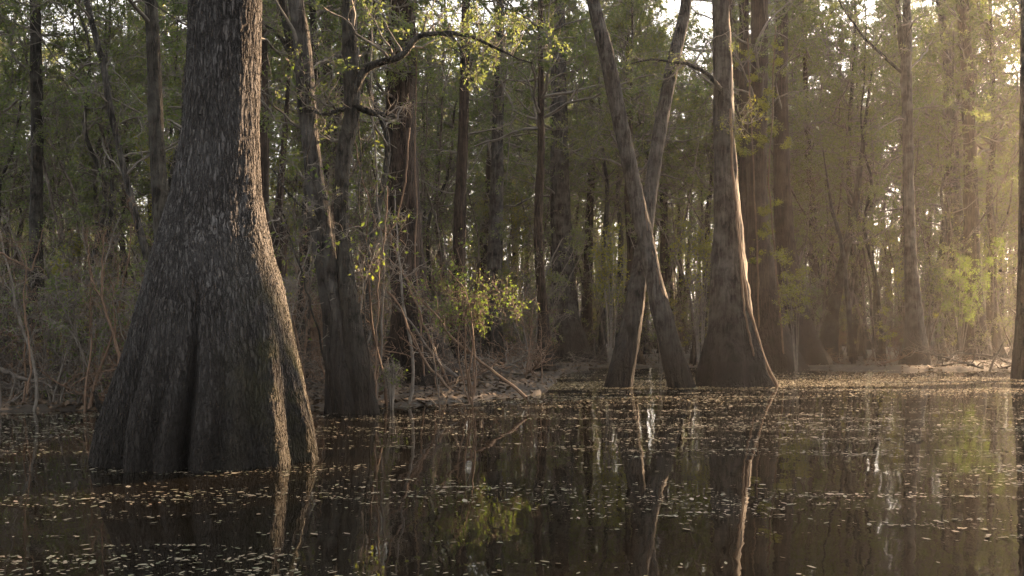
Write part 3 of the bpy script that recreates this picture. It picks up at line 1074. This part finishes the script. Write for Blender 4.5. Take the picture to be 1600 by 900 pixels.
# ------------------------------------------------------------------ vines, bushes and dead wood placed one by one
def vine(label, px, Y, r, seed, mat=M_REDTWIG, dY=0.0, leaves=0, lmat=None, fork=None):
    rg = np.random.default_rng(seed)
    Q = px_curve(px, Y, dY, 60, 0.02, rg)
    base = np.array([Q[-1, 0], Q[-1, 1], 0.0])
    root = thing("climbing_vine", label, "vine", tuple(base))
    mb = MB()
    tubes(mb, Q - base, np.linspace(0.7, 1.1, 60) * r, 6)
    if fork:
        for fp in fork:
            q = px_curve(fp, Y, 0, 24, 0.015, rg)
            tubes(mb, q - base, np.linspace(0.8, 1.0, 24) * r * 0.8, 5)
    mb.build("stem", mat, root)
    if leaves:
        w, f = MB(), MB()
        canopy(w, f, Q[::-1] - base, np.full(60, r), 0.3, 14, 0.7, rg, elev=(-30, 50), sub=3, twig=3, n_leaf=leaves, leaf=0.075, rmin=0.004)
        merge(w, f).build("foliage", [M_TWIG, lmat or M_LEAFY], root)
    return root


vine("sunlit vine running down the right edge of the skirted grey trunk into the water",
     [(1141, 170), (1143, 230), (1147, 290), (1152, 340), (1157, 390), (1161, 430), (1168, 470), (1178, 510), (1190, 550), (1202, 580), (1216, 602)], 24.1, 0.042, 41,
     fork=[[(1180, 515), (1190, 550), (1198, 580), (1204, 604)], [(1190, 548), (1198, 575), (1210, 604)]])
vine("thinner sunlit vine inside the other one on the skirted grey trunk",
     [(1150, 330), (1156, 400), (1160, 450), (1164, 490), (1172, 530), (1182, 570), (1190, 604)], 23.95, 0.028, 42)
vine("added rim-light strand along the right-footed trunk of the crossed pair",
     [(1008, 330), (1014, 375), (1022, 410), (1033, 450), (1044, 490), (1055, 525), (1066, 560), (1076, 590)], 23.45, 0.022, 43)  # vine-shaped strand added to draw the sunlit rim of this trunk
vine("leafy vine hanging between the dark twin cypress and the hazy flared cypress",
     [(1212, 40), (1208, 130), (1206, 210), (1200, 280), (1207, 350), (1212, 420), (1218, 470), (1224, 560)], 34.5, 0.03, 44, leaves=2200)
vine("leafy vine on the dark twin cypress trunk",
     [(1168, 60), (1172, 150), (1176, 240), (1180, 320), (1184, 420), (1188, 570)], 34.8, 0.03, 45, leaves=2200)
vine("reddish vine looping down the stout brown cypress",
     [(652, 40), (650, 150), (648, 250), (652, 330), (648, 400), (655, 480), (664, 602)], 22.9, 0.022, 46)
vine("thin dark vine hanging in front of the stout brown cypress",
     [(582, 0), (580, 90), (582, 180), (588, 270), (592, 330), (600, 420), (596, 560), (590, 632)], 17.5, 0.018, 47, mat=M_TWIG, leaves=120, lmat=M_LEAFB)
vine("pair of thin lit stems beside the water in front of the crooked clump",
     [(604, 290), (603, 340), (596, 400), (590, 460), (588, 560), (588, 645)], 16.1, 0.015, 48)


for i_, (lab_, px_, y_, r_) in enumerate((
        ("looping vine wrapped over the front of the crooked clump's left stem", [(470, 90), (492, 170), (480, 250), (505, 330), (498, 410), (520, 490), (512, 560), (530, 640)], 15.9, 0.013),
        ("vine hanging from the crooked clump's dark stem to the water", [(556, 170), (566, 240), (560, 320), (574, 400), (566, 480), (578, 560), (572, 645)], 15.9, 0.013),
        ("reddish vine slung between the crooked clump and the stout cypress", [(550, 200), (568, 290), (588, 350), (606, 370), (622, 340), (634, 280), (640, 200)], 17.5, 0.016),
        ("vine rising outward from the crooked clump's foot towards the giant", [(440, 330), (470, 420), (492, 500), (508, 570), (520, 640)], 16.0, 0.018),
        ("sunlit vine leaning on the stout cypress foot", [(600, 300), (612, 380), (640, 450), (668, 520), (690, 570), (702, 606)], 22.0, 0.03))):
    vine(lab_, px_, y_, r_, 500 + i_, mat=M_REDTWIG if i_ in (2, 4) else M_DARK, leaves=60, lmat=M_LEAFB)


def leafy_bush():
    rg = np.random.default_rng(61)
    Y = 17.6
    base = np.array([at(735, 632, Y)[0], Y, 0.0])
    root = thing("leafy_bush", "bright green bush spreading flat sprays over the muddy point", "bush", tuple(base))
    st, lf = MB(), MB()
    for px, r in (([(737, 632), (733, 580), (740, 530), (735, 480), (722, 445), (700, 425)], 0.02), ([(735, 632), (728, 560), (726, 500), (735, 470), (760, 475), (800, 485), (828, 490)], 0.022),
                  ([(738, 632), (742, 560), (738, 500), (745, 460), (775, 452), (800, 462)], 0.018), ([(733, 632), (716, 560), (718, 490), (700, 455), (672, 452)], 0.016),
                  ([(738, 634), (745, 580), (735, 520), (720, 470), (722, 410), (715, 390)], 0.016)):
        Q = px_curve(px, Y + rg.normal() * 0.15, rg.normal() * 0.4, 40, 0.02, rg) - base
        rr = r * np.linspace(1, 0.35, 40)
        tubes(st, Q, rr, 6)
        canopy(st, lf, Q, rr, 0.5, 14, 0.85, rg, elev=(-15, 12), sub=4, twig=3, n_leaf=270, leaf=0.052, rmin=0.003, wig=0.3, up=0.0, leaf_clump=0.8)
    st.build("stems", M_REDTWIG, root)
    lf.build("leaves", M_LEAFB, root, smooth=False)


leafy_bush()


def small_bush(label, name, px0, spread, Y, n, seed, lmat, leaf=0.07, h=60):
    rg = np.random.default_rng(seed)
    base = at(px0[0], HOR + CAM_H * F_PX / Y, Y)
    base[2] = float(ground_h(base[0], Y))
    root = thing(name, label, "bush", tuple(base))
    st, lf = MB(), MB()
    for s in range(6):
        tx, ty = px0[0] + rg.uniform(-1, 1) * spread, px0[1] + rg.uniform(-1, 1) * h * 0.5
        e = at(tx, ty, Y + rg.normal() * 0.4) - base
        mid = e * np.array([0.35, 0.35, 0.6])
        Q = np.array([[0, 0, -0.2], mid * 0.5, mid, (mid + e) / 2 + np.array([0, 0, 0.1]), e])
        s_ = np.linspace(0, 4, 30)
        Q = np.stack([np.interp(s_, np.arange(5), Q[:, c]) for c in range(3)], 1)
        for _ in range(3):
            Q[1:-1] = (Q[:-2] + 2 * Q[1:-1] + Q[2:]) / 4
        rr = 0.02 * np.linspace(1, 0.35, 30)
        tubes(st, Q, rr, 5)
        canopy(st, lf, Q, rr, 0.5, 12 if spread > 25 else 4, spread / F_PX * Y * 0.5, rg, elev=(-10, 40), sub=4, twig=3, n_leaf=n // 6, leaf=leaf, rmin=0.004, leaf_clump=0.6)
    st.build("stems", M_TWIG, root)
    lf.build("leaves", lmat, root, smooth=False)


small_bush("yellow-green bush in sun left of the crossed pair", "leafy_bush", (955, 385), 45, 30.0, 1900, 71, M_LEAFY)
small_bush("sunny yellow-green bush between the crossed pair and the skirted trunk", "leafy_bush", (1095, 370), 40, 33.0, 2200, 72, M_LEAFY)
small_bush("dense green bush at the foot of the dark trunk on the right shore", "leafy_bush", (1500, 420), 70, 40.0, 3800, 73, M_LEAFB, h=90)
small_bush("green bush leaning over the brushwood near the right edge", "leafy_bush", (1440, 420), 45, 41.5, 1800, 74, M_LEAF, h=80)
small_bush("yellow-green bush in front of the hazy flared cypress", "leafy_bush", (1245, 420), 40, 33.5, 2400, 75, M_LEAFY, h=80)
small_bush("few bright leaves on a low bush right of the giant", "leafy_bush", (430, 420), 28, 15.5, 220, 76, M_LEAFY, leaf=0.06)
small_bush("tiny bright shrub on the mud below the crooked clump", "leafy_bush", (612, 575), 18, 16.9, 90, 77, M_LEAFB, leaf=0.06, h=40)


def stick(label, px, Y, r, seed, dY=0.0, mat=M_DEAD, nb=6, blen=0.6, name="dead_branch", cat="branch"):
    rg = np.random.default_rng(seed)
    Q = px_curve(px, Y, dY, 40, 0.02, rg)
    base = np.array([Q[0, 0], Q[0, 1], max(0.0, Q[0, 2])])
    root = thing(name, label, cat, tuple(base))
    mb, tw = MB(), MB()
    rr = r * np.linspace(1, 0.3, 40)
    tubes(mb, Q - base, rr, 7)
    mb.build("stem", mat, root)
    if nb:
        canopy(tw, None, Q - base, rr, 0.15, nb, blen, rg, elev=(-20, 70), sub=3, twig=2, n_leaf=0, rmin=0.004, wig=0.35)
        tw.build("twig_sprays", mat, root)


stick("long dead branch slanting down from the stout cypress to the water", [(822, 622), (770, 580), (715, 535), (660, 470), (622, 420), (600, 395)], 17.2, 0.032, 81, 2.0, nb=8, mat=M_REDTWIG)
stick("dead branch slanting beside the longer one, ending at the bush foot", [(705, 610), (660, 560), (625, 480), (595, 440), (560, 400)], 17.0, 0.026, 82, 1.5, nb=8, mat=M_REDTWIG)
stick("grey dead limb leaning against the stout cypress foot", [(715, 590), (690, 570), (665, 540), (640, 500), (600, 460)], 19.5, 0.04, 83, 1.5, nb=7)
stick("red-brown forked sapling lit by the sun left of the giant", [(192, 602), (186, 560), (176, 520), (160, 470), (157, 440), (161, 400), (162, 360)], 16.4, 0.032, 84, mat=M_REDTWIG, name="forked_sapling", cat="sapling", nb=5, blen=0.9)
stick("thin red-brown stem forking from the lit sapling", [(157, 462), (143, 435), (138, 400), (139, 380)], 16.4, 0.02, 85, mat=M_REDTWIG, nb=4)
stick("pale crooked twig rising at the left edge of the view", [(42, 615), (48, 560), (40, 500), (38, 450), (44, 410), (30, 380), (0, 390)], 15.6, 0.016, 86, mat=M_REDTWIG, nb=9, blen=0.7)
stick("dead branch bending across the left bank", [(0, 395), (30, 410), (50, 425), (60, 390), (68, 350)], 16.0, 0.018, 87, mat=M_REDTWIG, nb=8, blen=0.6)
stick("half sunk log along the dark left bank", [(-10, 575), (30, 590), (70, 600), (85, 607)], 16.5, 0.05, 88, nb=4, name="fallen_log", cat="log")
stick("dark log lying behind the first one on the left bank", [(70, 595), (120, 594), (190, 590)], 18.3, 0.05, 89, nb=6, name="fallen_log", cat="log")
stick("short black stump spike at the waterline left of the giant", [(160, 646), (154, 632), (149, 618), (147, 610)], 16.0, 0.06, 90, mat=M_DARK, nb=0, name="stump", cat="stump")
stick("bleached forked snag on the right shore mud", [(1545, 585), (1552, 565), (1562, 548), (1570, 530)], 34.0, 0.045, 91, nb=7, blen=1.1)
stick("long bleached branch lying flat on the right shore", [(1590, 572), (1550, 556), (1510, 552), (1455, 553)], 35.5, 0.05, 92, nb=9, blen=1.0)
stick("dark branch lying along the waterline of the right shore", [(1375, 578), (1420, 576), (1470, 572), (1520, 566)], 36.5, 0.05, 93, nb=7, blen=0.9, mat=M_DARK)
stick("grey branch propped on the brushwood at the right edge", [(1600, 500), (1575, 480), (1568, 482)], 33.0, 0.04, 94, nb=6, blen=0.9)
stick("dead limb leaning over the mud at the foot of the bell-footed cypress", [(835, 585), (850, 560), (840, 500), (850, 430), (870, 390), (880, 372)], 33.0, 0.06, 95, nb=8, blen=1.3, mat=M_TWIG)
stick("washed-up grey branch in the shallows before the bell-footed cypress", [(820, 578), (838, 566), (858, 568), (876, 576)], 36.0, 0.05, 96, nb=6, blen=0.8)
stick("forked grey branch in the shallows behind the crossed pair", [(905, 560), (940, 566), (955, 568)], 40.0, 0.06, 97, nb=8, blen=1.1)

# bare stems standing round the crooked clump, the stout cypress and on the left bank
def proto_stem(seed, H, r0, mat):
    rg = np.random.default_rng(seed)
    mb, tw = MB(), MB()
    Q = grow(np.array([[0, 0, -0.25]]), np.array([[rg.normal() * 0.12, rg.normal() * 0.12, 1.0]]), np.array([H]), 26, 0.08, 0.09, rg)[0]
    rr = r0 * 0.75 * np.linspace(1.15, 0.3, 26)
    tubes(mb, Q, rr, 7)
    canopy(tw, None, Q, rr, 0.15, 9, 0.9, rg, elev=(0, 70), sub=3, twig=3, n_leaf=0, rmin=0.005, wig=0.32)
    root = thing("bare_stem", "x", "bare stem")
    mb.build("stem", mat, root)
    tw.build("twig_sprays", mat, root)
    return root


STEMS = [(proto_stem(401, 3.2, 0.030, M_REDTWIG), "tall reddish"), (proto_stem(402, 2.4, 0.024, M_REDTWIG), "short reddish"),
         (proto_stem(403, 3.8, 0.034, M_TWIG), "tall grey"), (proto_stem(404, 2.0, 0.020, M_DEAD), "short weathered")]
rs = np.random.default_rng(808)
used = set()
spots_px = [(rs.uniform(500, 705), rs.uniform(16.3, 20.5)) for _ in range(15)] + [(rs.uniform(-15, 165), rs.uniform(15.8, 20)) for _ in range(18)] \
    + [(rs.uniform(420, 500), rs.uniform(16.8, 21)) for _ in range(9)] + [(rs.uniform(700, 860), rs.uniform(21, 34)) for _ in range(8)]
for px, Y in spots_px:
    x = (px - 800) / F_PX * Y
    k = int(rs.integers(0, 4))
    where = "on the dark left bank" if px < 300 else ("by the crooked clump and stout cypress" if px < 706 else "in the shallows behind the muddy point")
    lab = f"{STEMS[k][1]} bare stem standing {where}"
    loc = (x, Y, float(max(ground_h(x, Y), -0.1)))
    rot = (float(rs.normal() * 0.08), float(rs.normal() * 0.1), float(rs.uniform(0, 6.28)))
    sc = float(rs.uniform(0.7, 1.25))
    if k not in used:
        used.add(k)
        o = STEMS[k][0]
        o.location, o.rotation_euler, o.scale = loc, rot, (sc, sc, sc)
        o["label"], o["group"] = lab, "bare stems by the water"
    else:
        dup(STEMS[k][0], loc, rot, sc, lab, "bare stems by the water")

# brushwood: low tangles of sticks on the banks, each a thing of its own
def brush_proto(seed, n, size, mat):
    rg = np.random.default_rng(seed)
    mb = MB()
    S = np.stack([rg.normal(size=n) * size * 0.5, rg.normal(size=n) * size * 0.35, rg.uniform(-0.05, 0.15, n)], 1)
    az = rg.uniform(0, 6.28, n)
    el = np.radians(rg.uniform(-5, 50, n))
    D = np.stack([np.cos(az) * np.cos(el), np.sin(az) * np.cos(el), np.sin(el)], 1)
    main = grow(np.array([[-size * 0.7, 0, 0.02]]), np.array([[1.0, rg.normal() * 0.2, 0.12]]), np.array([size * 1.5]), 9, 0.1, 0.0, rg)
    tubes(mb, main, np.linspace(0.035, 0.015, 9), 6)
    S, _ = along(main, np.zeros(n, int), rg.uniform(0.02, 0.98, n))
    P = grow(S, D, rg.uniform(0.4, 1.5, n) * size * 0.6, 9, 0.22, -0.03, rg)
    tubes(mb, P, rg.uniform(0.008, 0.022, n)[:, None] * np.linspace(1, 0.35, 9), 5)
    m = n * 4
    i = rg.integers(0, n, m)
    s, d = along(P, i, rg.uniform(0.1, 1, m))
    D2 = norm(d * 0.6 + perp_rand(d, rg))
    P2 = grow(s, D2, rg.uniform(0.1, 0.5, m), 5, 0.3, 0, rg)
    tubes(mb, P2, np.full((m, 1), 0.006) * np.linspace(1, 0.4, 5), 4)
    o = mb.build("brush_heap", mat)
    return tag(o, "x", "brushwood")


BR = [brush_proto(301, 26, 1.5, M_DEAD), brush_proto(302, 20, 1.2, M_TWIG), brush_proto(303, 22, 1.4, M_REDTWIG)]
br_spots = scatter(40, 16.0, 30, 0.9, rg, [], 1.3, xlim=0.55, ok=lambda x, y: not (-2.9 < x < -1.2 and y < 24)) + [(x, y) for x, y in ((15.2, 34.8), (16.2, 36.2), (17.3, 34.6), (14.3, 37.2), (18.0, 36.5), (3.6, 40.5), (1.6, 35.5), (2.6, 38.5), (11.5, 40), (9, 42), (6.5, 43), (13, 41))]
used = set()
for x, y in br_spots:
    k = int(rg.integers(0, 3))
    z = float(max(ground_h(x, y), 0.0))
    px = x / y * F_PX
    part = "dark left bank" if px < -280 else ("muddy middle point" if px < 200 else "far right shore")
    lab = f"{['weathered', 'grey', 'reddish'][k]} tangle of fallen twigs on the {part}"
    o = BR[k]
    if k in used:
        o = o.copy()
        COL.objects.link(o)
    used.add(k)
    o.location = (x, y, z)
    o.rotation_euler = (0, 0, float(rg.uniform(0, 6.28)))
    s = float(rg.uniform(0.7, 1.3))
    o.scale = (s, s, s)
    o["label"], o["group"] = lab, "brushwood tangles on the banks"


# ------------------------------------------------------------------ floating leaves and leaf litter
def flake_mesh(name, mat, X, Y, Z, size, rg, tilt, label=None):
    n = len(X)
    a = rg.uniform(0, 6.28, n)
    L = size * np.clip(np.exp(rg.normal(size=n) * 0.5), 0.3, 2.6)
    W = L * rg.uniform(0.22, 0.6, n)
    D = np.stack([np.cos(a), np.sin(a), rg.normal(size=n) * tilt], 1)
    S = np.stack([-np.sin(a), np.cos(a), rg.normal(size=n) * tilt], 1)
    C = np.stack([X, Y, Z], 1)
    prof = ((-.5, 0), (-.2, .42), (.15, .5), (.5, .05), (.2, -.45), (-.25, -.4))
    V = np.stack([C + D * (L * u)[:, None] + S * (W * v)[:, None] for u, v in prof], 1).reshape(-1, 3)
    mb = MB()
    mb.add(V, np.arange(len(V)).reshape(-1, 6))
    return tag(mb.build(name, mat, smooth=False), kind="stuff")


def floating():
    rg = np.random.default_rng(91)
    # small rafts of leaves drawn out along the drift, more of them where the drift gathers
    n = 26000
    Y = 3.6 * (40 / 3.6) ** rg.random(n)
    X = rg.uniform(-0.66, 0.66, n) * Y
    st = fbm(X * 0.45 + 3, Y * 1.4, 0, 41, 3)
    dens = np.clip((st - 0.40) * 3.0, 0.04, 1) * np.interp(Y, [3.6, 6, 9, 14, 20, 26, 40], [0.10, 0.15, 0.28, 0.6, 0.9, 1.0, 0.9])
    keep = rg.random(n) < dens
    X, Y = X[keep], Y[keep]
    cnt = rg.integers(1, 18, len(X)) * (1 + (rg.random(len(X)) < 0.15) * 2)
    i = np.repeat(np.arange(len(X)), cnt)
    ang = rg.normal(size=len(X)) * 0.12
    ln = rg.uniform(0.04, 0.35, len(X)) * (0.6 + cnt / 14)
    u = rg.normal(size=len(i)) * ln[i]
    v = rg.normal(size=len(i)) * ln[i] * 0.10 + 0.010 * rg.normal(size=len(i))
    XX, YY = X[i] + u, Y[i] + v + u * np.tan(ang[i])
    # mats of duckweed and leaves in the shallows, sunlit gold put into their colour
    m = 420000
    Y2 = 15 * (46 / 15.0) ** rg.random(m)
    X2 = rg.uniform(-0.6, 0.6, m) * Y2
    zone = np.exp(-((Y2 - 24.5 - 0.12 * X2) / 3.6) ** 2) * np.clip((X2 + 3.5) / 3, 0, 1)
    d2 = zone * np.clip((fbm(X2 * 0.25, Y2 * 1.1, 0, 61, 3) - 0.40) * 5, 0, 1)
    k2 = rg.random(m) < d2
    k2 &= ground_h(X2, Y2) < -0.004
    flake_mesh("duckweed", M_MAT, X2[k2], Y2[k2], 0.004 + rg.random(int(k2.sum())) * 0.004, 0.034, rg, 0.14)
    k = (ground_h(XX, YY) < -0.004) & (YY > 3.2)
    XX, YY = XX[k], YY[k]
    flake_mesh("floating_leaves", M_FLOAT, XX, YY, 0.005 + rg.random(len(XX)) * 0.005, np.interp(YY, [4, 10, 24], [0.023, 0.032, 0.045]), rg, 0.07)
    n = 60000
    Y = 15 * (50 / 15.0) ** rg.random(n)
    X = rg.uniform(-0.62, 0.62, n) * Y
    g = ground_h(X, Y)
    k = g > 0.0
    X, Y, g = X[k], Y[k], g[k]
    flake_mesh("leaf_litter", M_LITTER, X, Y, g + 0.012, 0.09, rg, 0.35)


floating()

# ------------------------------------------------------------------ morning haze
M_HAZE = bpy.data.materials.new("morning_haze")
M_HAZE.use_nodes = True
hn = M_HAZE.node_tree.nodes
hl = M_HAZE.node_tree.links
hn.remove(hn["Principled BSDF"])
pv = hn.new("ShaderNodeVolumePrincipled")
pv.inputs["Color"].default_value = (0.92, 0.9, 0.86, 1)
pv.inputs["Density"].default_value = 0.00037
pv.inputs["Anisotropy"].default_value = 0.72
hl.new(pv.outputs[0], hn["Material Output"].inputs["Volume"])
mb = MB()
x0, x1, y0, y1, z0, z1 = -202, 202, -82, 262, -1.6, 31.0
mb.add([(x0, y0, z0), (x1, y0, z0), (x1, y1, z0), (x0, y1, z0), (x0, y0, z1), (x1, y0, z1), (x1, y1, z1), (x0, y1, z1)],
       [[0, 3, 2, 1], [4, 5, 6, 7], [0, 1, 5, 4], [1, 2, 6, 5], [2, 3, 7, 6], [3, 0, 4, 7]])
tag(mb.build("haze", M_HAZE, smooth=False), kind="stuff")
